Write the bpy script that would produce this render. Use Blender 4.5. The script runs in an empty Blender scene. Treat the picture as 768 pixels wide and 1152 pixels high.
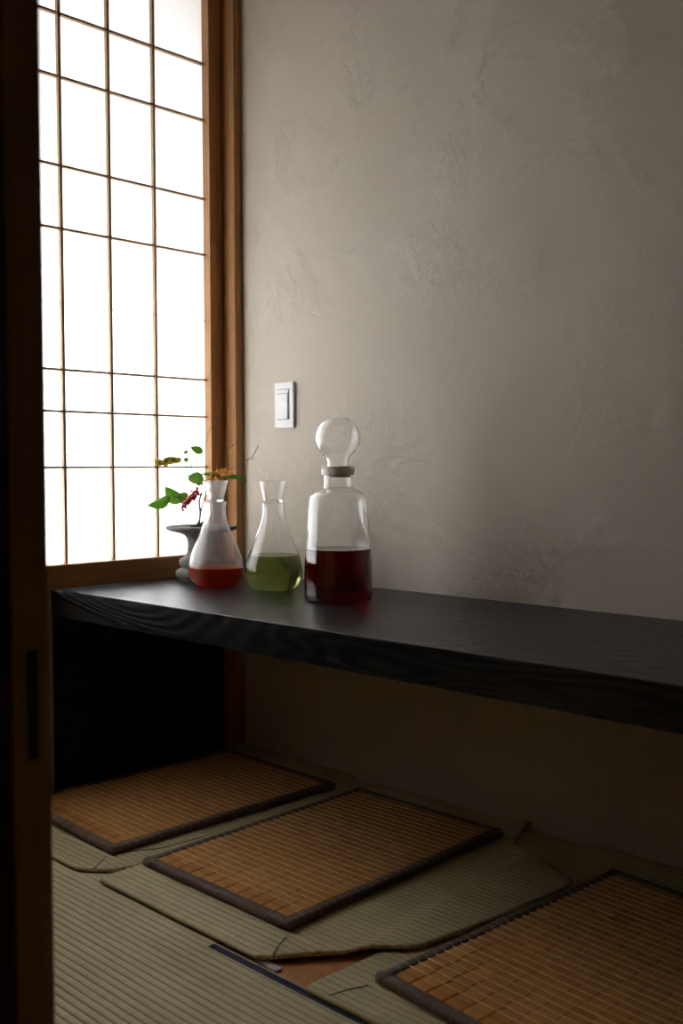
import bpy, bmesh, math, random
from mathutils import Vector, Matrix

S = bpy.context.scene
COL = S.collection
R = math.radians
random.seed(7)

# ------------------------------------------------------------------ camera, world, light, exposure
cam_d = bpy.data.cameras.new('camera'); cam = bpy.data.objects.new('camera', cam_d); COL.objects.link(cam)
cam_d.sensor_fit = 'VERTICAL'; cam_d.sensor_height = 36.0; cam_d.sensor_width = 24.0
cam_d.lens = 1158.9 / 1152 * 36
cam_d.clip_start = 0.02
yaw, pit, rol = R(134.032), R(2.5623), R(-0.1536)
fwd = Vector((math.cos(yaw)*math.cos(pit), math.sin(yaw)*math.cos(pit), -math.sin(pit)))
rgt = Vector((math.sin(yaw), -math.cos(yaw), 0)); upv = rgt.cross(fwd)
r2 = math.cos(rol)*rgt + math.sin(rol)*upv; u2 = -math.sin(rol)*rgt + math.cos(rol)*upv
m = Matrix((r2, u2, -fwd)).transposed().to_4x4(); m.translation = Vector((0, 0, 0.80))
cam.matrix_world = m
cam_d.dof.use_dof = True; cam_d.dof.focus_distance = 2.1; cam_d.dof.aperture_fstop = 4.0
S.camera = cam

W = bpy.data.worlds.new('sky'); S.world = W; W.use_nodes = True
W.node_tree.nodes['Background'].inputs[0].default_value = (0.62, 0.80, 1.0, 1)
W.node_tree.nodes['Background'].inputs[1].default_value = 0.25

def area(name, loc, rot, sx, sy, power, col):
    d = bpy.data.lights.new(name, 'AREA'); d.shape = 'RECTANGLE'; d.size = sx; d.size_y = sy
    d.energy = power; d.color = col
    o = bpy.data.objects.new(name, d); COL.objects.link(o); o.location = loc; o.rotation_euler = rot
    return o
# bright overcast garden outside the paper window
# the light area stands for the bright garden side
area('daylight', (-3.10, .95, .74), (0, R(-90), 0), 1.25, 2.3, 228, (.975, .99, 1.0))

S.view_settings.view_transform = 'Standard'; S.view_settings.look = 'None'
S.view_settings.gamma = 1.0; S.view_settings.use_curve_mapping = False
S.view_settings.exposure = 0.0
c = S.cycles
c.use_denoising = True
c.max_bounces = 16; c.diffuse_bounces = 6; c.glossy_bounces = 5; c.transmission_bounces = 14; c.transparent_max_bounces = 8
c.sample_clamp_indirect = 6.0
c.caustics_refractive = True; c.caustics_reflective = False

# ------------------------------------------------------------------ helpers
def link(o, parent=None):
    COL.objects.link(o)
    if parent: o.parent = parent
    return o
def obj(name, bm, mat, parent=None, smooth=False, loc=None):
    me = bpy.data.meshes.new(name)
    bmesh.ops.recalc_face_normals(bm, faces=bm.faces)
    bm.to_mesh(me); bm.free()
    if smooth:
        for p in me.polygons: p.use_smooth = True
    if mat: me.materials.append(mat)
    o = bpy.data.objects.new(name, me)
    if loc: o.location = loc
    return link(o, parent)
def empty(name, loc=(0, 0, 0), rz=0.0):
    o = bpy.data.objects.new(name, None); o.location = loc; o.rotation_euler = (0, 0, rz); o.empty_display_size = .05
    return link(o)
def tag(o, label, cat, group=None):
    o['label'] = label; o['category'] = cat
    if group: o['group'] = group
    return o
def struct(o): o['kind'] = 'structure'; return o
def box(bm, x0, x1, y0, y1, z0, z1, bev=0.0, seg=2):
    r = bmesh.ops.create_cube(bm, size=1)
    for v in r['verts']:
        v.co = Vector(((x0+x1)/2 + v.co.x*(x1-x0), (y0+y1)/2 + v.co.y*(y1-y0), (z0+z1)/2 + v.co.z*(z1-z0)))
    if bev:
        es = list({e for v in r['verts'] for e in v.link_edges})
        bmesh.ops.bevel(bm, geom=es, offset=bev, segments=seg, profile=.5, affect='EDGES', clamp_overlap=True)
def lathe(bm, prof, n=72, cx=0, cy=0, close=False):
    rings = []
    for r, z in prof:
        if r < 1e-6: rings.append([bm.verts.new((cx, cy, z))])
        else: rings.append([bm.verts.new((cx + r*math.cos(2*math.pi*k/n), cy + r*math.sin(2*math.pi*k/n), z)) for k in range(n)])
    pairs = list(zip(rings, rings[1:]))
    if close: pairs.append((rings[-1], rings[0]))
    for a, b in pairs:
        for k in range(n):
            k2 = (k+1) % n
            if len(a) == 1 and len(b) == 1: continue
            if len(a) == 1: bm.faces.new((a[0], b[k2], b[k]))
            elif len(b) == 1: bm.faces.new((a[k], a[k2], b[0]))
            else: bm.faces.new((a[k], a[k2], b[k2], b[k]))
def smooth_prof(pts, sub=6):
    # Catmull-Rom through (r, z)
    out = []
    P = [pts[0]] + list(pts) + [pts[-1]]
    for i in range(1, len(P)-2):
        p0, p1, p2, p3 = P[i-1], P[i], P[i+1], P[i+2]
        for k in range(sub):
            t = k/sub
            out.append(tuple(max(0, .5*((2*p1[d]) + (-p0[d]+p2[d])*t + (2*p0[d]-5*p1[d]+4*p2[d]-p3[d])*t*t + (-p0[d]+3*p1[d]-3*p2[d]+p3[d])*t**3)) if d == 0 else
                             .5*((2*p1[d]) + (-p0[d]+p2[d])*t + (2*p0[d]-5*p1[d]+4*p2[d]-p3[d])*t*t + (-p0[d]+3*p1[d]-3*p2[d]+p3[d])*t**3) for d in (0, 1)))
    out.append(pts[-1])
    return out
def tube(bm, pts, rad, n=6, caps=True):
    pts = [Vector(p) for p in pts]
    rad = rad if isinstance(rad, (list, tuple)) else [rad]*len(pts)
    rings = []
    prev = None
    for i, p in enumerate(pts):
        d = (pts[min(i+1, len(pts)-1)] - pts[max(i-1, 0)]).normalized()
        a = prev if prev else (Vector((0, 0, 1)) if abs(d.z) < .9 else Vector((1, 0, 0)))
        s = d.cross(a).normalized(); t = s.cross(d).normalized(); prev = t
        rings.append([bm.verts.new(p + rad[i]*(math.cos(2*math.pi*k/n)*s + math.sin(2*math.pi*k/n)*t)) for k in range(n)])
    for a, b in zip(rings, rings[1:]):
        for k in range(n): bm.faces.new((a[k], a[(k+1) % n], b[(k+1) % n], b[k]))
    if caps:
        bm.faces.new(rings[0][::-1]); bm.faces.new(rings[-1])
def curve_pts(pts, sub=6):
    P = [Vector(p) for p in pts]; P = [P[0]] + P + [P[-1]]; out = []
    for i in range(1, len(P)-2):
        for k in range(sub):
            t = k/sub; p0, p1, p2, p3 = P[i-1:i+3]
            out.append(.5*((2*p1) + (-p0+p2)*t + (2*p0-5*p1+4*p2-p3)*t*t + (-p0+3*p1-3*p2+p3)*t**3))
    out.append(P[-2]); return out
def lerp_table(tab, y):
    if y <= tab[0][0]: return tab[0][1]
    for (a, va), (b, vb) in zip(tab, tab[1:]):
        if y <= b:
            t = (y-a)/(b-a); return va + (vb-va)*t
    return tab[-1][1]
def sstep(t): t = max(0, min(1, t)); return t*t*(3-2*t)

# ------------------------------------------------------------------ materials
class NT:
    def __init__(s, name):
        s.m = bpy.data.materials.new(name); s.m.use_nodes = True; s.t = s.m.node_tree
        s.b = s.t.nodes['Principled BSDF']; s.out = s.t.nodes['Material Output']
    def n(s, typ, **kw):
        x = s.t.nodes.new(typ)
        for k, v in kw.items():
            if k.startswith('i_'): x.inputs[k[2:].replace('_', ' ')].default_value = v
            elif k.startswith('n_'): x.inputs[int(k[2:])].default_value = v
            else: setattr(x, k, v)
        return x
    def l(s, a, b): s.t.links.new(a, b)
    def coord(s, scale=(1, 1, 1), rot=(0, 0, 0), out='Object'):
        tc = s.n('ShaderNodeTexCoord'); mp = s.n('ShaderNodeMapping')
        mp.inputs['Scale'].default_value = scale; mp.inputs['Rotation'].default_value = rot
        s.l(tc.outputs[out], mp.inputs[0]); return mp.outputs[0]
    def noise(s, vec, scale, detail=4, rough=.55, dist=0):
        x = s.n('ShaderNodeTexNoise'); s.l(vec, x.inputs['Vector'])
        x.inputs['Scale'].default_value = scale; x.inputs['Detail'].default_value = detail
        x.inputs['Roughness'].default_value = rough; x.inputs['Distortion'].default_value = dist
        return x.outputs['Fac']
    def ramp(s, fac, stops):
        x = s.n('ShaderNodeValToRGB'); s.l(fac, x.inputs[0]); e = x.color_ramp.elements
        while len(e) < len(stops): e.new(.5)
        for k, (p, c_) in enumerate(stops):
            e[k].position = p; e[k].color = (*c_, 1) if len(c_) == 3 else c_
        return x.outputs[0]
    def math(s, op, a, b=None):
        x = s.n('ShaderNodeMath', operation=op)
        for k, v in ((0, a), (1, b)):
            if v is None: continue
            if isinstance(v, (int, float)): x.inputs[k].default_value = v
            else: s.l(v, x.inputs[k])
        return x.outputs[0]
    def bump(s, h, strength, dist, prev=None):
        x = s.n('ShaderNodeBump'); x.inputs['Strength'].default_value = strength; x.inputs['Distance'].default_value = dist
        s.l(h, x.inputs['Height'])
        if prev: s.l(prev, x.inputs['Normal'])
        return x.outputs[0]
    def setp(s, **kw):
        for k, v in kw.items():
            s.b.inputs[k.replace('_', ' ')].default_value = (*v, 1) if isinstance(v, tuple) and len(v) == 3 else v

def simple(name, col, rough=.6, spec=.5, var=.12, scale=40, metal=0):
    t = NT(name); v = t.coord(); f = t.noise(v, scale, 3)
    a = tuple(x*(1-var) for x in col); b = tuple(min(1, x*(1+var)) for x in col)
    t.l(t.ramp(f, [(.3, a), (.7, b)]), t.b.inputs['Base Color'])
    t.setp(Roughness=rough, Specular_IOR_Level=spec, Metallic=metal)
    return t.m

def wood(name, dark, light, axis='Z', rough=.5, bumpd=.0003, spec=.4):
    sc = {'X': (1.2, 30, 30), 'Y': (30, 1.2, 30), 'Z': (30, 30, 1.2)}[axis]
    t = NT(name); v = t.coord(sc); f = t.noise(v, 1.6, 5, .6, .6); g = t.noise(v, 6, 3, .6)
    mx = t.math('ADD', t.math('MULTIPLY', f, .7), t.math('MULTIPLY', g, .3))
    t.l(t.ramp(mx, [(.35, dark), (.65, light)]), t.b.inputs['Base Color'])
    t.l(t.bump(mx, .4, bumpd), t.b.inputs['Normal'])
    t.setp(Roughness=rough, Specular_IOR_Level=spec)
    return t.m

def plaster():
    t = NT('plaster'); v = t.coord()
    base = t.noise(v, 2.2, 4, .5)
    col = t.ramp(base, [(.3, (.56, .505, .425)), (.7, (.62, .565, .48))])
    t.l(col, t.b.inputs['Base Color'])
    # broad undulation, fine sand and patchy trowel ridges
    und = t.noise(v, 5, 2, .5)
    sand = t.noise(v, 260, 2, .6)
    patch = t.ramp(t.noise(v, 4.3, 3, .6, .5), [(.50, (0, 0, 0)), (.62, (1, 1, 1))])
    rid = t.noise(t.coord((1, 1, .6), (0, R(25), 0)), 55, 5, .7, 1.2)
    rid = t.math('MULTIPLY', rid, patch)
    vo = t.n('ShaderNodeTexVoronoi', feature='DISTANCE_TO_EDGE'); vd = t.n('ShaderNodeVectorMath', operation='ADD')
    nz = t.n('ShaderNodeTexNoise'); nz.inputs['Scale'].default_value = 3; t.l(v, nz.inputs['Vector'])
    sc = t.n('ShaderNodeVectorMath', operation='SCALE'); sc.inputs['Scale'].default_value = .5; t.l(nz.outputs['Color'], sc.inputs[0])
    t.l(v, vd.inputs[0]); t.l(sc.outputs[0], vd.inputs[1]); t.l(vd.outputs[0], vo.inputs['Vector']); vo.inputs['Scale'].default_value = 2.6
    edge = t.ramp(vo.outputs['Distance'], [(0.0, (0, 0, 0)), (.022, (1, 1, 1))])
    mask = t.ramp(t.noise(v, 2.7, 2), [(.48, (1, 1, 1)), (.56, (0, 0, 0))])
    edge = t.math('MAXIMUM', edge, mask)
    b1 = t.bump(und, .35, .015)
    b2 = t.bump(rid, .65, .0065, b1)
    b3 = t.bump(edge, .5, .0009, b2)
    b4 = t.bump(sand, .6, .0013, b3)
    t.l(b4, t.b.inputs['Normal']); t.setp(Roughness=.95, Specular_IOR_Level=.15)
    return t.m

def black_oak():
    t = NT('black_stained_oak')
    v = t.coord((1.3, 6, 9))
    f = t.noise(v, 1.0, 1.5, .45, .25)
    rings = t.math('SINE', t.math('MULTIPLY', f, 150.0))
    fine = t.noise(t.coord((7, 240, 240)), 1, 3, .6)
    hgt = t.math('ADD', t.math('MULTIPLY', rings, .5), fine)
    t.l(t.ramp(t.math('MULTIPLY_ADD' if False else 'ADD', t.math('MULTIPLY', rings, .3), .5), [(.3, (.0035, .0037, .0045)), (.75, (.023, .024, .027))]), t.b.inputs['Base Color'])
    t.l(t.bump(hgt, .6, .0009), t.b.inputs['Normal'])
    t.setp(Roughness=.30, Specular_IOR_Level=.26)
    return t.m

def paper():
    t = NT('shoji_paper'); t.t.nodes.remove(t.b)
    v = t.coord((1, 1, 1)); f = t.noise(v, 60, 4, .7)
    colr = t.ramp(f, [(.3, (.86, .875, .885)), (.7, (.90, .905, .91))])
    tr = t.n('ShaderNodeBsdfTranslucent'); df = t.n('ShaderNodeBsdfDiffuse')
    t.l(colr, tr.inputs[0]); t.l(colr, df.inputs[0])
    mx = t.n('ShaderNodeMixShader'); mx.inputs[0].default_value = .4
    t.l(tr.outputs[0], mx.inputs[1]); t.l(df.outputs[0], mx.inputs[2]); t.l(mx.outputs[0], t.out.inputs[0])
    return t.m

def rush(name, lo, hi, y0, pitch, spec=.35):
    t = NT(name)
    v = t.coord((420, 16, 16)); w = t.noise(v, 1, 2, .5)      # weft across the ridges
    v2 = t.coord((3.5, 9, 9)); p = t.noise(v2, 1.5, 3, .6)
    v3 = t.coord((12, 500, 12)); q = t.noise(v3, 1, 2, .5)      # single stalks along the ridge
    mix = t.math('ADD', t.math('MULTIPLY', w, .35), t.math('ADD', t.math('MULTIPLY', p, .35), t.math('MULTIPLY', q, .3)))
    # groove shade between two ridges, painted into the rush colour
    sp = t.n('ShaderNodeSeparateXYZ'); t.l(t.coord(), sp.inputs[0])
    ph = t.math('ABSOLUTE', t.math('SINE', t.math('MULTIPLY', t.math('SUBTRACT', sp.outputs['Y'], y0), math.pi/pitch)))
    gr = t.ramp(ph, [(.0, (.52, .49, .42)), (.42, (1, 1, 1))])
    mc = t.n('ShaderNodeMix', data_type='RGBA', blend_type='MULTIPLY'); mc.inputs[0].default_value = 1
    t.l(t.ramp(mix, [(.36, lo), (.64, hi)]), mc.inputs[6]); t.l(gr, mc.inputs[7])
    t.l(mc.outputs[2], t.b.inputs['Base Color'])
    t.l(t.bump(w, .35, .0005), t.b.inputs['Normal'])
    t.setp(Roughness=.62, Specular_IOR_Level=spec)
    return t.m

def bamboo_mat():
    t = NT('bamboo_tiles'); tc = t.n('ShaderNodeTexCoord')
    sn = t.n('ShaderNodeVectorMath', operation='SNAP'); sn.inputs[1].default_value = (.0345, .0195, 1)
    of = t.n('ShaderNodeVectorMath', operation='SUBTRACT'); of.inputs[1].default_value = (.0202, .0202, 0)
    t.l(tc.outputs['Object'], of.inputs[0]); t.l(of.outputs[0], sn.inputs[0])
    wn = t.n('ShaderNodeTexWhiteNoise'); t.l(sn.outputs[0], wn.inputs['Vector'])
    g = t.noise(t.coord((18, 420, 420)), 1, 3, .6)
    mix = t.math('ADD', t.math('MULTIPLY', wn.outputs['Value'], .25), t.math('MULTIPLY', g, .75))
    t.l(t.ramp(mix, [(.2, (.42, .175, .036)), (.8, (.74, .345, .088))]), t.b.inputs['Base Color'])
    t.l(t.bump(g, .2, .0003), t.b.inputs['Normal'])
    t.setp(Roughness=.48, Specular_IOR_Level=.4)
    return t.m

def glass(name='clear_glass', frost=0.0, col=(1, 1, 1)):
    t = NT(name); t.setp(Base_Color=col, Transmission_Weight=1.0, IOR=1.45, Roughness=0.0)
    return t.m

def hazy_glass():
    # droplets on the inside: fine procedural speckle scatters part of the light
    t = NT('misted_glass'); t.setp(Base_Color=(1, 1, 1), Transmission_Weight=1.0, IOR=1.45, Roughness=0.0)
    d = t.n('ShaderNodeBsdfDiffuse'); d.inputs[0].default_value = (.85, .84, .84, 1)
    tl = t.n('ShaderNodeBsdfTranslucent'); tl.inputs[0].default_value = (.85, .84, .84, 1)
    a = t.n('ShaderNodeMixShader'); a.inputs[0].default_value = .5; t.l(d.outputs[0], a.inputs[1]); t.l(tl.outputs[0], a.inputs[2])
    f = t.noise(t.coord(), 420, 2, .7)
    k = t.ramp(f, [(.35, (.05, .05, .05)), (.68, (.36, .36, .36))])
    sp = t.n('ShaderNodeSeparateXYZ'); t.l(t.coord(), sp.inputs[0])
    up = t.n('ShaderNodeMapRange'); up.inputs['From Min'].default_value = .046; up.inputs['From Max'].default_value = .052
    t.l(sp.outputs['Z'], up.inputs['Value']); k = t.math('MULTIPLY', k, up.outputs[0])
    mx = t.n('ShaderNodeMixShader'); t.l(k, mx.inputs[0]); t.l(t.b.outputs[0], mx.inputs[1]); t.l(a.outputs[0], mx.inputs[2])
    t.l(mx.outputs[0], t.out.inputs[0]); return t.m

def liquid(name, col, dens, cloudy=0.0, ccol=None):
    t = NT(name); t.setp(Base_Color=(1, 1, 1), Transmission_Weight=1.0, IOR=1.33, Roughness=0.0)
    ab = t.n('ShaderNodeVolumeAbsorption'); ab.inputs[0].default_value = (*col, 1); ab.inputs[1].default_value = dens
    t.l(ab.outputs[0], t.out.inputs['Volume'])
    if cloudy:
        d = t.n('ShaderNodeBsdfDiffuse'); d.inputs[0].default_value = (*ccol, 1)
        tl = t.n('ShaderNodeBsdfTranslucent'); tl.inputs[0].default_value = (*ccol, 1)
        a = t.n('ShaderNodeMixShader'); a.inputs[0].default_value = .6; t.l(d.outputs[0], a.inputs[1]); t.l(tl.outputs[0], a.inputs[2])
        mx = t.n('ShaderNodeMixShader'); mx.inputs[0].default_value = cloudy
        t.l(t.b.outputs[0], mx.inputs[1]); t.l(a.outputs[0], mx.inputs[2]); t.l(mx.outputs[0], t.out.inputs[0])
    return t.m

def leafy(name, lo, hi, rough=.4):
    t = NT(name); f = t.noise(t.coord(), 45, 3)
    t.l(t.ramp(f, [(.3, lo), (.7, hi)]), t.b.inputs['Base Color']); t.setp(Roughness=rough)
    tl = t.n('ShaderNodeBsdfTranslucent'); tl.inputs[0].default_value = (*[min(1, x*1.6) for x in hi], 1)
    mx = t.n('ShaderNodeMixShader'); mx.inputs[0].default_value = .35
    t.l(t.b.outputs[0], mx.inputs[1]); t.l(tl.outputs[0], mx.inputs[2]); t.l(mx.outputs[0], t.out.inputs[0])
    return t.m

M = dict(
    plaster=plaster(), oak=black_oak(), paper=paper(),
    cedar_v=wood('cedar_upright', (.34, .155, .050), (.50, .255, .098), 'Z'),
    cedar_h=wood('cedar_rail', (.32, .145, .048), (.46, .225, .085), 'Y'),
    lattice=wood('lattice_wood', (.42, .27, .13), (.56, .38, .21), 'Z'),
    door=wood('door_wood', (.38, .22, .08), (.52, .31, .12), 'Z'),
    board=wood('floor_board', (.40, .165, .055), (.52, .235, .085), 'X'),
    ceil=wood('ceiling_board', (.38, .27, .17), (.48, .35, .22), 'X'),
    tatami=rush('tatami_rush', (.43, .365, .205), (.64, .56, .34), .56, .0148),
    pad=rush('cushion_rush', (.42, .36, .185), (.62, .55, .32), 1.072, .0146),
    bamboo=bamboo_mat(),
    binding=simple('brown_binding', (.165, .125, .105), .75, .3, .2, 300),
    cord=simple('pale_cord', (.76, .60, .36), .7),
    stitch=simple('stitch_thread', (.42, .34, .24), .7),
    seam=simple('seam_line', (.10, .085, .045), .8),
    navy=simple('navy_cloth', (.022, .035, .055), .8, .2, .25, 500),
    pale_trim=simple('pale_trim', (.42, .31, .19), .6),
    white=simple('white_plastic', (.80, .80, .79), .35, .5, .02),
    grey=simple('grey_gap', (.25, .25, .25), .6),
    paperwhite=simple('white_slip', (.62, .58, .58), .5),
    stone=simple('grey_stoneware', (.15, .148, .128), .75, .25, .25, 60),
    dstone=simple('dark_water_moss', (.02, .022, .018), .5),
    glass=glass(), misted=hazy_glass(),
    seal=simple('silicone_seal', (.88, .84, .78), .4, .5, .05),
    red_liq=liquid('dark_red_liquid', (.82, .012, .005), 95),
    green_liq=liquid('green_liquid', (.62, .74, .10), 16, .38, (.40, .43, .045)),
    orange_liq=liquid('orange_red_liquid', (.98, .22, .03), 40, .68, (.95, .19, .03)),
    leaf=leafy('leaf_green', (.12, .25, .045), (.22, .40, .075)),
    leaf_olive=leafy('olive_bloom', (.42, .38, .06), (.60, .54, .13)),
    berry=simple('red_berry', (.42, .012, .03), .3, .5, .3, 200),
    petal=leafy('orange_petal', (.62, .27, .05), (.80, .42, .12)),
    stem=simple('green_stem', (.07, .10, .04), .6),
    dark_stem=simple('dark_stem', (.018, .022, .012), .6),
    twig=simple('brown_twig', (.16, .12, .07), .7),
    dark_wall=simple('dark_wall', (.07, .05, .035), .9),
    soil=simple('outside_ground', (.30, .30, .28), .9),
)

# ------------------------------------------------------------------ the room
XW = -2.240      # room face of the window wall
YW = 1.874       # face of the plaster wall
H = 2.50
bm = bmesh.new(); box(bm, -2.6, 2.0, YW, YW+.12, -.06, H); struct(obj('wall_right', bm, M['plaster']))
bm = bmesh.new()
box(bm, -2.40, -2.268, .40, YW-.001, -.06, .500)
box(bm, -2.36, XW, .40, YW-.001, 2.30, H)
box(bm, -2.36, XW, .40, .70, .498, 2.30)
struct(obj('wall_window', bm, M['plaster']))
bm = bmesh.new(); box(bm, -2.6, 2.0, -1.6, YW+.1, H, H+.05); struct(obj('ceiling', bm, M['ceil']))
bm = bmesh.new(); box(bm, -2.6, 2.0, -1.6, YW+.1, -.08, -.004); struct(obj('floor', bm, M['board']))
bm = bmesh.new(); box(bm, 1.6, 1.72, -1.6, YW, -.004, H); struct(obj('wall_far', bm, M['dark_wall']))
bm = bmesh.new(); box(bm, -2.6, 1.72, -1.72, -1.6, -.004, H); struct(obj('wall_behind', bm, M['dark_wall']))
bm = bmesh.new(); box(bm, -2.6, -2.36, -1.6, .40, -.004, H); struct(obj('wall_hall', bm, M['dark_wall']))
bm = bmesh.new(); box(bm, -2.36, -1.56, .50, .556, -.004, H); box(bm, -1.56, 1.6, .50, .56, 1.95, H)
struct(obj('wall_entry', bm, M['dark_wall']))

# window_1: jamb, head and the sliding paper screen
win = struct(obj('window_1', (lambda b: (box(b, -2.40, -2.190, 1.847, YW-.0005, .5012, 2.40, .001), box(b, -2.40, -2.190, .70, 1.847, 2.29, 2.40, .001), box(b, -2.40, -2.190, .70, .73, .5012, 2.29, .001), b)[-1])(bmesh.new()), M['cedar_v']))
bm = bmesh.new()
box(bm, -2.272, XW, 1.8015, 1.8465, .5012, 2.29, .001)
box(bm, -2.272, XW, .731, .775, .5012, 2.29, .001)
obj('stile', bm, M['cedar_v'], win)
bm = bmesh.new()
box(bm, -2.272, XW, .775, 1.8015, .5011, .560, .0015)
box(bm, -2.272, XW, .775, 1.8015, 2.23, 2.29, .001)
obj('rail', bm, M['cedar_h'], win)
bm = bmesh.new()
for k in range(8):
    y = 1.633 - .1385*k
    if y > .8: box(bm, -2.2685, -2.2575, y-.004, y+.004, .56, 2.23)
for z in (1.097, .946, .733, .581, .238, .136, -.002, 1.31):
    box(bm, -2.2685, -2.2580, .775, 1.8015, .80+z-.003, .80+z+.003)
obj('lattice', bm, M['lattice'], win)
bm = bmesh.new()
box(bm, -2.2700, -2.2687, .76, 1.82, .54, 1.203)
box(bm, -2.2702, -2.2688, .76, 1.82, 1.2035, 2.25)
obj('paper', bm, M['paper'], win)
bm = bmesh.new(); box(bm, -2.2706, -2.2703, .76, 1.82, 1.198, 1.204); obj('paper_joint', bm, M['paper'], win)

# post below the jamb, in the corner under the counter
bm = bmesh.new(); box(bm, -2.266, -2.190, 1.847, YW-.0005, -.003, .433, .001); struct(obj('trim_1', bm, M['cedar_v']))

# outside: ground and the eave that shades the top of the window
bm = bmesh.new(); box(bm, -8, -2.37, -3, 5, -.35, -.25); struct(obj('trim_2', bm, M['soil']))
bm = bmesh.new(); box(bm, -3.3, -2.37, .2, 2.8, 2.27, 2.33); struct(obj('trim_3', bm, M['ceil']))

# sliding door in the foreground
dr = struct(obj('door_1', (lambda b: (box(b, -.925, -.857, .457, .4955, -.003, 1.95, .0015), b)[-1])(bmesh.new()), M['door']))
bm = bmesh.new(); box(bm, -1.62, -.925, .470, .484, .03, 1.92); obj('door_panel', bm, M['door'], dr)
bm = bmesh.new(); box(bm, -.8574, -.8560, .472, .4825, .530, .632, .0003); obj('finger_pull', bm, M['dark_stem'], dr)

# ------------------------------------------------------------------ counter
cn = empty('counter', (0, 0, 0))
tag(cn, 'long black stained oak counter board running along the plaster wall', 'counter')
bm = bmesh.new(); box(bm, -2.2665, 1.55, 1.316, YW-.0015, .434, .501, .0018, 3); obj('counter_top', bm, M['oak'], cn)
bm = bmesh.new(); box(bm, -2.2665, -2.247, 1.3175, 1.845, -.0035, .4338, .001); obj('end_panel', bm, M['oak'], cn)

# ------------------------------------------------------------------ tatami
def ridged_sheet(name, x0, x1, y0, y1, z0, z1, pitch, amp, mat, parent=None):
    bm = bmesh.new(); n = int((y1-y0)/pitch*10); top = []; bot = []
    for i in range(n+1):
        y = min(y1, y0 + pitch*i/10) if i < n else y1
        h = z1 - amp + amp*abs(math.sin(math.pi*(y-y0)/pitch))**.6
        top.append((bm.verts.new((x0, y, h)), bm.verts.new((x1, y, h))))
    for (a, b), (c_, d) in zip(top, top[1:]): bm.faces.new((a, b, d, c_))
    q = [bm.verts.new(p) for p in ((x0, y0, z0), (x1, y0, z0), (x1, y1, z0), (x0, y1, z0))]
    bm.faces.new(q[::-1])
    bm.faces.new((top[0][0], top[0][1], q[1], q[0])); bm.faces.new((top[-1][1], top[-1][0], q[3], q[2]))
    bm.faces.new([t[0] for t in top] + [q[3], q[0]]); bm.faces.new([t[1] for t in top][::-1] + [q[1], q[2]])
    return obj(name, bm, mat, parent)
tm = empty('tatami_mat', (0, 0, 0))
tag(tm, 'large ridged tatami floor mat at the bottom left with a navy edge', 'mat')
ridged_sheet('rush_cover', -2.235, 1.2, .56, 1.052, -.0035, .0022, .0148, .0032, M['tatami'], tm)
bm = bmesh.new(); box(bm, -1.332, 1.2, 1.0525, 1.0675, -.0035, .0006, .0004); obj('navy_border', bm, M['navy'], tm)
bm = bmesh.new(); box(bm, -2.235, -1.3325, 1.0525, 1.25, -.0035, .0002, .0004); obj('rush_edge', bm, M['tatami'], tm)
bm = bmesh.new(); box(bm, -1.332, 1.2, 1.0682, 1.0722, -.0038, .0002, .0004); struct(obj('trim_4', bm, M['pale_trim']))
tag(obj('paper_slip', (lambda b: (box(b, -1.262, -1.187, 1.0760, 1.0900, -.0038, .0006, .0005), b)[-1])(bmesh.new()), M['paperwhite']),
    'small white strip lying on the floorboard under the middle rush cushion corner', 'strip')

# ------------------------------------------------------------------ rush cushions
def rush_pad(name, xl, xr, y0, y1, thick, base, label, seams):
    """xl, xr: tables of (y, x); base(x, y): height of the underside."""
    root = empty(name, (0, 0, 0)); tag(root, label, 'cushion', 'green rush cushions along the wall')
    pitch = .0146
    def ridge(x, y):
        # deep ridges on the front band, finer ones behind it
        k = 1 - sstep((y - (y0+.085))/.02)
        a = .0010 + .0018*k
        return a*abs(math.sin(math.pi*(y-1.072)/pitch))**.7
    ys = []; y = y0
    while y < y1: ys.append(y); y += pitch/8
    ys.append(y1)
    NX = 56; bm = bmesh.new(); T = []; B = []
    for y in ys:
        a, b = lerp_table(xl, y), lerp_table(xr, y)
        rt, rb = [], []
        for i in range(NX+1):
            s = i/NX; s = .5 - .5*math.cos(math.pi*s)           # denser at the edges
            x = a + (b-a)*s
            d = min(x-a, b-x, y-y0+.0004, y1-y+.0004)
            rnd = thick*.55*(1-math.sqrt(max(0, 1-(1-min(1, d/.006))**2)))
            z = base(x, y)
            rt.append(bm.verts.new((x, y, z + thick - rnd - .0012 - .0014*(1 - sstep((y - (y0+.085))/.02)) + ridge(x, y)))); rb.append(bm.verts.new((x, y, z + rnd*.3)))
        T.append(rt); B.append(rb)
    for G, f in ((T, 1), (B, -1)):
        for r0, r1 in zip(G, G[1:]):
            for i in range(NX):
                q = (r0[i], r0[i+1], r1[i+1], r1[i]); bm.faces.new(q if f > 0 else q[::-1])
    for j in range(len(ys)-1):
        for i in (0, NX):
            q = (T[j][i], T[j+1][i], B[j+1][i], B[j][i]); bm.faces.new(q)
    for j in (0, len(ys)-1):
        for i in range(NX):
            bm.faces.new((T[j][i], T[j][i+1], B[j][i+1], B[j][i]))
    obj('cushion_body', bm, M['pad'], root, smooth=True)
    for pts in seams:
        bm = bmesh.new()
        P = curve_pts([(x, y, base(x, y)+thick+.0004) for x, y in pts], 6)
        tube(bm, P, .0009, 5); obj('seam', bm, M['seam'], root, smooth=True)
    return root
xl3 = [(1.062, -1.100), (1.070, -1.110), (1.241, -1.100), (1.48, -1.120), (1.60, -1.130), (1.70, -1.130), (1.74, -1.160), (1.78, -1.215), (1.82, -1.240), (1.872, -1.242)]
def lift_back(x, y, c0, c1):          # back edge rides a little up against the wall
    return .012*sstep((y-1.80)/.07)*sstep((x-c0)/.03)*sstep((c1-x)/.03) if c1 > c0 else 0
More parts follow.
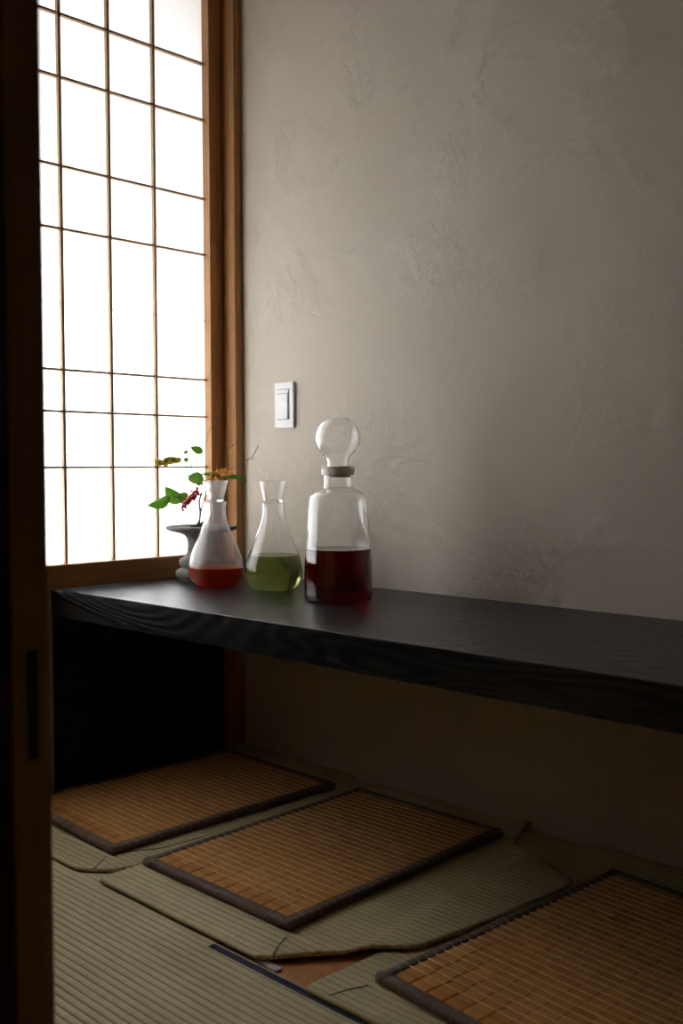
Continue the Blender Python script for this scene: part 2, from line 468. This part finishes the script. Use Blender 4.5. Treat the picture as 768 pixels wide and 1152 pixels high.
def base1(x, y): return .0015 + lift_back(x, y, -2.3, -1.74)*1.0
def base2(x, y):
    e = lerp_table(xl3, y)
    cor = .019*sstep((x+1.36)/.12)*sstep((y-1.79)/.07)
    return .0032 + .0094*sstep((x-(e-.045))/.038)*(1-sstep((y-1.735)/.03)) + max(cor, .006*sstep((y-1.80)/.07))
def base3(x, y): return .0012 + .010*sstep((y-1.80)/.07)*sstep((x+1.12)/.05)
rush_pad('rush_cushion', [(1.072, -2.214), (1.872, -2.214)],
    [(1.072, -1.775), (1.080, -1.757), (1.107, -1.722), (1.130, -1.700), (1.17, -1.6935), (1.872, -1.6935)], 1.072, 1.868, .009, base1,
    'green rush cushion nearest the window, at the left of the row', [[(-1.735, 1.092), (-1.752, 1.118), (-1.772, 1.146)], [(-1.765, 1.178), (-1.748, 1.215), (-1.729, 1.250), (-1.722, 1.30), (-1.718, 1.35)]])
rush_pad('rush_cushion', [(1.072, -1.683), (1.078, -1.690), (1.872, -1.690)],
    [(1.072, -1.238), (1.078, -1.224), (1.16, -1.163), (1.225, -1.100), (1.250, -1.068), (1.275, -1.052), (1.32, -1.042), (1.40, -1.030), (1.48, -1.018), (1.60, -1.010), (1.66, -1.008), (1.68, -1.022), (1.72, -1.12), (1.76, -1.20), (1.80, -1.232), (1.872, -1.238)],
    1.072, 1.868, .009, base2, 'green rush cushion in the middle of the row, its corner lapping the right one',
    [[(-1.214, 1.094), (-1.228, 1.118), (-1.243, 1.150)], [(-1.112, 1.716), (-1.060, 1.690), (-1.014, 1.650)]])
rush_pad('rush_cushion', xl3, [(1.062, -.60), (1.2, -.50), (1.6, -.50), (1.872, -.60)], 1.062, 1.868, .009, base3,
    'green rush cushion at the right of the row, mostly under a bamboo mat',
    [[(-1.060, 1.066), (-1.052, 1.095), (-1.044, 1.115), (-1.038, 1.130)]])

# ------------------------------------------------------------------ bamboo tile mats
def bamboo():
    root = empty('bamboo_mat')
    LX, LY, T = .42, .625, .015
    bm = bmesh.new(); nx, ny = 11, 30; px, py = .0345, .0195
    for j in range(ny):
        off = (random.random()-.5)*.004 if j > 1 else 0
        for i in range(nx):
            x0 = .0202 + i*px + (off if 0 < i else 0); x1 = .0202 + (i+1)*px + (off if i < nx-1 else 0)
            y0 = .0202 + j*py; g = .0006 if j > 1 else .0012
            box(bm, x0+g, x1-g, y0+.0006, y0+py-.0014, .003, T - .0012 + random.random()*.0005, .0009, 1)
    obj('bamboo_tiles', bm, M['bamboo'], root)
    bm = bmesh.new()
    for j in range(1, ny):
        if j == 1: continue
        y = .0202 + j*py - .0004
        pts = [(.018 + (LX-.036)*k/22, y + random.uniform(-.0004, .0004), T-.0012+random.uniform(-.0002, .0002)) for k in range(23)]
        tube(bm, pts, .00115, 5)
    obj('cord', bm, M['cord'], root, smooth=True)
    bm = bmesh.new(); box(bm, .015, LX-.015, .015, LY-.015, 0, .0035); obj('backing', bm, M['binding'], root)
    # padded binding: four ribbed rolls
    bm = bmesh.new()
    def roll(x0, x1, y0, y1, along):
        n = 40; w = (y1-y0) if along == 'x' else (x1-x0); rings = []
        m_ = 24
        for i in range(n+1):
            s = i/n; ring = []
            for k in range(m_):
                a = 2*math.pi*k/m_
                ca, sa = math.cos(a), math.sin(a)
                sx = math.copysign(abs(ca)**.55, ca); sz = math.copysign(abs(sa)**.7, sa)
                rib = 1 + (.035 if k % 2 else 0)
                u_ = (w/2)*sx*rib*.97; z_ = T/2 + (T/2+.0006)*sz*rib*.95
                z_ = max(z_, 0)
                if along == 'x': ring.append(bm.verts.new((x0+(x1-x0)*s, (y0+y1)/2+u_, z_)))
                else: ring.append(bm.verts.new(((x0+x1)/2+u_, y0+(y1-y0)*s, z_)))
            rings.append(ring)
        for a, b in zip(rings, rings[1:]):
            for k in range(m_): bm.faces.new((a[k], a[(k+1) % m_], b[(k+1) % m_], b[k]))
        bm.faces.new(rings[0][::-1]); bm.faces.new(rings[-1])
    roll(.001, LX-.001, .000, .021, 'x'); roll(.001, LX-.001, LY-.021, LY, 'x')
    roll(.000, .0195, .004, LY-.004, 'y'); roll(LX-.0195, LX, .004, LY-.004, 'y')
    nb_ = len(bm.faces)
    def arch(p, q):      # stitch over the roll from p to q
        P = []
        for k in range(8):
            s = k/8; a = math.pi*s
            x = p[0] + (q[0]-p[0])*(.5-.5*math.cos(a)); y = p[1] + (q[1]-p[1])*(.5-.5*math.cos(a))
            P.append((x, y, max(.002, T/2 + (T/2+.0014)*math.sin(a)**.6) if 0 < k < 8 else .003))
        tube(bm, P, .0006, 4)
    for i in range(12):
        x = .0202 + i*px
        arch((x-.001, -.0006), (x+.003, .0216)); arch((x-.001, LY+.0006), (x+.003, LY-.0216))
    for j in range(1, 30):
        y = .0202 + j*py
        if True: arch((-.0006, y), (.0205, y+.001)); arch((LX+.0006, y), (LX-.0205, y+.001))
    bm.faces.ensure_lookup_table()
    for f_ in bm.faces[nb_:]: f_.material_index = 1
    obj('binding', bm, M['binding'], root, smooth=True).data.materials.append(M['stitch'])
    return root
def copy_tree(o, parent=None):
    c_ = o.copy(); COL.objects.link(c_); c_.parent = parent
    for ch in list(o.children): copy_tree(ch, c_)
    return c_
mats = [((-1.674, 1.164, 0.0130), 0.0, 'bamboo tile mat with brown binding on the middle rush cushion'),
        ((-2.186, 1.170, .0114), -2.2, 'bamboo tile mat nearest the window, lying in the far left corner'),
        ((-1.035, 1.140, .0112), -5.0, 'bamboo tile mat at the lower right, slightly turned, in deep shade')]
proto = bamboo()
for i, (loc, rz, lab) in enumerate(mats):
    o = proto if i == 0 else copy_tree(proto)
    o.location = loc; o.rotation_euler = (0, 0, R(rz)); tag(o, lab, 'mat', 'bamboo tile mats on the rush cushions')

# ------------------------------------------------------------------ light switch
sw = empty('light_switch', (-2.0155, YW, .9615)); tag(sw, 'white rectangular light switch on the plaster wall beside the window', 'switch')
bm = bmesh.new(); box(bm, -.0365, .0365, -.0085, 0, -.060, .060, .002, 2); obj('plate', bm, M['white'], sw)
bm = bmesh.new(); box(bm, -.0235, .0215, -.0098, -.0080, -.0385, .0425, .0008); inf = obj('inner_frame', bm, M['grey'], sw)
bm = bmesh.new(); box(bm, -.0220, .0180, -.0120, -.0085, -.0370, .0300, .001)
obj('rocker', bm, M['white'], inf)
bm = bmesh.new(); box(bm, -.0220, .0200, -.0105, -.0085, .0315, .0410, .0008); obj('indicator', bm, M['white'], inf)

# ------------------------------------------------------------------ glassware
CT = .5012
def vessel(bm, outer, th, floor_th):
    """outer profile (r,z) bottom to top; returns closed glass shell and the inner profile."""
    inner = []
    n = len(outer)
    for i, (r, z) in enumerate(outer):
        a = outer[max(0, i-1)]; b = outer[min(n-1, i+1)]
        tr, tz = b[0]-a[0], b[1]-a[1]; L = math.hypot(tr, tz) or 1
        nr, nz = tz/L, -tr/L
        ir, iz = r - nr*th, z - nz*th
        if iz < floor_th and i < n/2: iz = floor_th
        inner.append((max(ir, 0.0), iz))
    inner = [p for p in inner if p[0] > .002]
    inner[-1] = (inner[-1][0], outer[-1][1])
    # keep z monotone
    inn = []
    for p in inner:
        if not inn or p[1] > inn[-1][1] + 1e-5: inn.append(p)
        else: inn[-1] = (max(inn[-1][0], p[0]), inn[-1][1])
    lathe(bm, [(0, outer[0][1])] + outer + inn[::-1] + [(0, inn[0][1])])
    return inn
def fill(inn, level, eps=.00025):
    P = [(0, inn[0][1]-eps)]
    last = None
    for r, z in inn:
        if z > level: break
        P.append((r+eps, z-eps)); last = (r, z)
    rl = lerp_table([(z, r) for r, z in inn], level)
    P += [(rl+eps, level), (rl-.001, level-.0002), (0, level-.0002)]
    bm = bmesh.new(); lathe(bm, P); return bm

# big bottle with ball stopper
k = .001984
bo = empty('decanter', (-1.5958, 1.6399, CT)); tag(bo, 'tall glass bottle of dark red liquid with a round ball stopper', 'bottle')
out = [(33*k, 0), (35.5*k, .4*k), (37.2*k, 1.8*k), (38*k, 4*k), (38.2*k, 8*k)] + \
      smooth_prof([(38.2*k, 10*k), (38.1*k, 30*k), (37.6*k, 45*k), (36.6*k, 60*k), (35.2*k, 80*k), (33.6*k, 102*k), (32.6*k, 113*k), (31*k, 118*k), (27*k, 121.5*k), (21*k, 124*k), (17.5*k, 126.3*k), (16.4*k, 129*k), (16.2*k, 136*k), (16.4*k, 140.5*k)], 5)
bm = bmesh.new(); inn = vessel(bm, out, .0022, .006); bb = obj('bottle_body', bm, M['glass'], bo, smooth=True)
obj('liquid', fill(inn, 58*k), M['red_liq'], bo, smooth=True)
bm = bmesh.new()
lathe(bm, [(12*k, 140.6*k), (18.2*k, 140.6*k), (18.8*k, 141.2*k), (18.8*k, 147.6*k), (18.2*k, 148.2*k), (12*k, 148.2*k)], close=True)
obj('lip_ring', bm, M['seal'], bb, smooth=False)
bm = bmesh.new(); lathe(bm, [(12.2*k, 138.0*k), (13.9*k, 138.0*k), (13.9*k, 148.9*k), (18.4*k, 148.9*k), (18.4*k, 150.0*k), (12.2*k, 150.0*k)], close=True); obj('seal_ring', bm, M['seal'], bb)
ball = smooth_prof([(12.8*k, 150.2*k), (12.6*k, 155*k), (14.2*k, 160*k), (19.5*k, 166*k), (24*k, 173.5*k), (25.6*k, 181.5*k), (24.3*k, 190*k), (20*k, 198*k), (13*k, 204*k), (5*k, 206.8*k), (0, 207.2*k)], 7)
nb = len(ball); ball_in = []
for i, (r, z) in enumerate(ball):
    a = ball[max(0, i-1)]; b = ball[min(nb-1, i+1)]; tr, tz = b[0]-a[0], b[1]-a[1]; L = math.hypot(tr, tz) or 1
    ball_in.append((max(0, r - tz/L*.0042), z + tr/L*.0042))
ball_in[0] = (ball_in[0][0], 150.2*k); ball_in[-1] = (0, ball_in[-1][1])
bm = bmesh.new(); lathe(bm, ball + ball_in[::-1]+[ball[0]]); bmesh.ops.remove_doubles(bm, verts=bm.verts, dist=1e-5)
obj('ball_stopper', bm, M['glass'], bo, smooth=True)

def carafe(name, loc, k, body, cone, level, lab, mat_glass, mat_liq):
    t = empty(name, loc); tag(t, lab, 'carafe', 'small stoppered carafes on the counter')
    out = [(body[0][0]*k*.92, 0)] + smooth_prof([(r*k, z*k) for r, z in body], 6)
    bm = bmesh.new(); inn = vessel(bm, out, .0020, .006); obj('carafe_body', bm, mat_glass, t, smooth=True)
    obj('liquid', fill(inn, level*k), mat_liq, t, smooth=True)
    bm = bmesh.new()
    (r0, z0), (r1, z1) = [(a*k, b*k) for a, b in cone]
    top_in = r1 - .0018
    lathe(bm, [(0, z0), (r0, z0), (r1, z1-.0006), (r1-.0006, z1), (top_in, z1-.0004), (r0-.0016, z0+.005), (0, z0+.004)])
    obj('stopper', bm, mat_glass, t, smooth=False)
    return t
kg = .002158
carafe('glass_carafe', (-1.8495, 1.6763, CT), kg,
    [(22, .5), (26, 2.5), (30.5, 9), (32.6, 17), (32, 27), (29, 39), (24, 51), (19, 63), (14.8, 74), (12.7, 83), (12.2, 91), (12.9, 97.5)],
    [(10.2, 98.2), (15.6, 122)], 39, 'glass carafe of green liquid, next to the tall dark red bottle', M['glass'], M['green_liq'])
kr = .002221
carafe('glass_carafe', (-2.007, 1.625, CT), kr,
    [(19, .5), (23.5, 2.5), (28.5, 9), (30.8, 18), (30, 27), (26.5, 39), (21.5, 51), (17, 62), (13.4, 72), (11.6, 81), (11.4, 88), (12.6, 94.5)],
    [(8.8, 95.2), (14.4, 118.5)], 21.5, 'misted glass carafe of orange red liquid, in front of the grey vase', M['misted'], M['orange_liq'])

# ------------------------------------------------------------------ vase and flowers
kv = .002327
VX, VY = -2.130, 1.678
va = obj('pedestal_vase', (lambda b: (lathe(b, [(0, 0)] + smooth_prof([(r*kv, z*kv) for r, z in
    [(25.5, 0), (26.6, 1.2), (26.6, 3.2), (28.8, 5.5), (29.3, 8.5), (28.6, 11.5), (26.3, 13), (23.0, 14.5), (22.6, 16), (24.8, 18.5), (25.4, 21.5), (24.6, 24.5), (20.5, 27), (18, 29.5), (16.6, 34), (16.0, 40), (16.6, 46), (19, 50.5), (26, 54), (35, 56.2), (39.4, 58.2), (40, 60), (39.2, 61.6), (36.5, 61.4), (33, 59.6), (20, 59), (0, 59)]], 5)), b)[-1])(bmesh.new()), M['stone'], smooth=True, loc=(VX, VY, CT))
tag(va, 'grey stone pedestal vase with a wide flat rim holding cut flowers', 'vase')
ANG = math.atan2(rgt.y, rgt.x)
VT = CT + 59*kv + .0006
def P(px, py, d=0):      # sketch coordinates in the vase's own frame, unit = one kv step, origin on the basin floor
    return Vector(((px-227)*kv, d, (589.5-py)*kv))
def sprig(name, lab, cat, d=0.0):
    o = empty(name, (VX - d*math.sin(ANG), VY + d*math.cos(ANG), VT), ANG); tag(o, lab, cat, None); return o
def leaf(bm, p, q, w, bend=.15, tilt=0.0, n=8, fat=1.0):
    p, q = Vector(p), Vector(q); d = q-p; L = d.length; d.normalize()
    side = d.cross(Vector((0, 1, 0))).normalized()
    side = (side*math.cos(tilt) + Vector((0, 1, 0))*math.sin(tilt)).normalized(); nrm = side.cross(d).normalized()
    rows = []; th = .0006
    for i in range(n+1):
        s = i/n; ww = w*math.sin(math.pi*min(1, s**.75))**.8*fat*(1 if s < .98 else .2) + .0004
        cpt = p + d*L*s + side*bend*L*math.sin(math.pi*s)
        r_ = []
        for j in (-1, -.5, 0, .5, 1): r_.append(cpt + side*ww*j + nrm*(abs(j)*ww*.25))
        rows.append(r_)
    top = [[bm.verts.new(v + nrm*th) for v in r_] for r_ in rows]; bot = [[bm.verts.new(v) for v in r_] for r_ in rows]
    for i in range(n):
        for j in range(4):
            bm.faces.new((top[i][j], top[i][j+1], top[i+1][j+1], top[i+1][j])); bm.faces.new((bot[i][j], bot[i+1][j], bot[i+1][j+1], bot[i][j+1]))
        for j in (0, 4): bm.faces.new((top[i][j], top[i+1][j], bot[i+1][j], bot[i][j]))
    for i in (0, n):
        for j in range(4): bm.faces.new((top[i][j], top[i][j+1], bot[i][j+1], bot[i][j]))

# leafy branch: tall thin stem with leaves left, middle and top
br = sprig('leafy_branch', 'tall thin green branch with broad leaves standing left in the grey vase', 'branch')
bm = bmesh.new()
tube(bm, curve_pts([P(212, 588.4, -.01), P(209, 580, -.012), P(207, 568, -.014), P(205, 560, -.015), P(203, 556, -.015), P(197, 554, -.015)]), [.0016]*31 + [.001]*0 if False else .0013, 6)
tube(bm, curve_pts([P(213, 588.4, -.005), P(212, 560, -.008), P(212, 544, -.01), P(214, 530, -.01), P(217, 518, -.008), P(220, 508, -.006), P(219, 506, -.006)]), .0010, 6)
tube(bm, curve_pts([P(214.5, 528, -.01), P(211, 521, -.008), P(209, 516, -.008)]), .0007, 5)
tube(bm, curve_pts([P(219, 508, -.006), P(224, 505, -.006), P(228, 502, -.006)]), .0007, 5)
tube(bm, curve_pts([P(219, 508, -.006), P(214, 507, -.006), P(212, 505, -.006)]), .0006, 5)
st_ = obj('stem', bm, M['stem'], br, smooth=True)
for a, b, w, bd, tl in [((193, 554), (167, 564), 4.6, .13, .1), ((206, 561), (187, 543), 6.0, .10, .3), ((213, 531.5), (232, 541), 5.2, .12, .1),
                        ((230, 505), (216, 499), 3.2, .0, .2), ((208, 506), (214, 503), 1.4, 0, .1), ((208, 514), (214, 511), 2.0, -.1, .2), ((214, 555), (200, 553), 4.6, .1, .3)]:
    bm = bmesh.new(); leaf(bm, P(*a, -.012), P(*b, -.016), w*1.35*kv, bd, tl*.4); obj('leaf', bm, M['leaf'], st_, smooth=True)

bl = sprig('olive_blossom', 'yellow olive blossom cluster pointing left above the broad leaves', 'flower')
bm = bmesh.new(); tube(bm, curve_pts([P(216, 588.4, .005), P(215, 560, .004), P(213, 532, .0), P(209, 520, -.004), P(204, 518.5, -.008), P(178, 514.5, -.012)]), .0007, 5)
obj('stem', bm, M['twig'], bl, smooth=True)
bm = bmesh.new()
for i in range(64):
    s = i/63; cx = 178 + 24*s; cy = 515 + 2.0*math.sin(s*6); a = random.uniform(0, 6.28); ln = random.uniform(3.4, 5.8)
    if .24 < s < .34: ln *= .5
    leaf(bm, P(cx, cy, -.012), P(cx+ln*math.cos(a)*.9, cy+ln*math.sin(a), -.012+random.uniform(-.008, .008)), 3.0*kv, 0, random.uniform(-.5, .5), 3)
obj('petals', bm, M['leaf_olive'], bl)

rb = sprig('berry_sprig', 'sprig of small red berries hanging between the leaves', 'berries', -.026)
bm = bmesh.new(); tube(bm, curve_pts([P(218, 588.4, -.004), P(217, 572, -.01), P(214, 566, -.014), P(219, 556, -.016), P(224, 547, -.014)]), .0009, 5)
obj('stem', bm, M['dark_stem'], rb, smooth=True)
bm = bmesh.new()
for i in range(80):
    s = random.random(); cx = 209.5 + 17*s + random.gauss(0, 1.2); cy = 564 - 18*s + random.gauss(0, 2.6)
    c_ = P(cx, cy, -.016 + random.uniform(-.009, .009)); r_ = random.uniform(1.3, 2.3)*kv
    ret = bmesh.ops.create_icosphere(bm, subdivisions=1, radius=r_); bmesh.ops.translate(bm, verts=ret['verts'], vec=c_)
obj('berries', bm, M['berry'], rb, smooth=True)

of = sprig('orange_flower', 'orange flower with long narrow green leaf, behind the misted carafe', 'flower', .026)
bm = bmesh.new(); tube(bm, curve_pts([P(223, 588.4, 0), P(225, 570, .004), P(231, 550, .008), P(240, 534, .01)]), [.0030]*3 + [.0022]*16 if False else .0020, 6)
obj('stem', bm, M['dark_stem'], of, smooth=True)
bm = bmesh.new()
for cx, cy, n_ in ((238, 532, 6), (245, 527, 7), (251, 524, 7), (255, 526, 4)):
    for i in range(n_):
        a = R(200 + 160*i/(n_-1) + random.uniform(-15, 15)) if True else 0
        ln = random.uniform(5.5, 9.5)
        leaf(bm, P(cx, cy+4, .008), P(cx+ln*math.cos(a), cy+4+ln*math.sin(a), .008+random.uniform(-.014, .014)), 2.6*kv, 0, random.uniform(-.9, .9), 5)
obj('petals', bm, M['petal'], of, smooth=True)
bm = bmesh.new(); leaf(bm, P(252, 533, .008), P(277, 537.5, .012), 2.6*kv, .10, .1, 10); obj('leaf', bm, M['leaf'], of, smooth=True)
bm = bmesh.new(); leaf(bm, P(248, 534, .008), P(225, 529, .004), 3.2*kv, -.05, .3, 8)
obj('leaf', bm, M['leaf'], of, smooth=True)
bm = bmesh.new(); tube(bm, curve_pts([P(219, 587.8, -.006), P(223, 582, -.004), P(224, 572, -.002), P(223, 560, 0), P(226, 550, .002)]), .0028, 7)
tube(bm, curve_pts([P(222, 587.4, .004), P(229, 582, .012), P(236, 573, .014)]), .0036, 7); tube(bm, curve_pts([P(213, 587.9, -.008), P(222, 587.9, -.002), P(232, 587.6, .006)]), .003, 6)
obj('stalk', bm, M['dark_stem'], of, smooth=True)

for nm, lab, pts, buds in [
    ('dry_twig', 'thin dry twig rising nearly upright in front of the window frame', [(228, 589, .0), (228, 560, .004), (228, 530, .008), (229, 505, .010), (230, 490, .01), (234, 478, .01), (240, 472, .01), (247, 460, .012)], [(247, 460), (240, 466), (244, 472), (230, 484)]),
    ('dry_twig', 'thin dry twig slanting up to the right across the window jamb', [(229, 589, .01), (233, 560, .014), (240, 528, .016), (246, 512, .018), (255, 500, .02), (264, 493, .02), (270, 487, .02)], [(270, 487), (250, 499), (259, 497)]),
    ('dry_twig', 'thin dry twig reaching farthest right in front of the plaster wall', [(230, 589, .015), (238, 560, .02), (250, 530, .024), (262, 522, .026), (272, 515, .028), (281, 510, .028), (285, 503, .028), (288, 497, .028)], [(285, 503), (282, 512), (266, 523), (288, 497)])]:
    t = sprig(nm, lab, 'twig', .050)
    t['group'] = 'dry twigs in the grey vase'
    bm = bmesh.new(); cp = curve_pts([P(*p) for p in pts]); tube(bm, cp, [.0013 - .0007*i/len(cp) for i in range(len(cp))], 5)
    dd = pts[-1][2]
    for bx, by in buds:
        ret = bmesh.ops.create_icosphere(bm, subdivisions=1, radius=.8*kv)
        bmesh.ops.scale(bm, verts=ret['verts'], vec=(.8, .8, 1.5)); bmesh.ops.translate(bm, verts=ret['verts'], vec=P(bx, by, dd))
    obj('stem', bm, M['twig'], t, smooth=True)
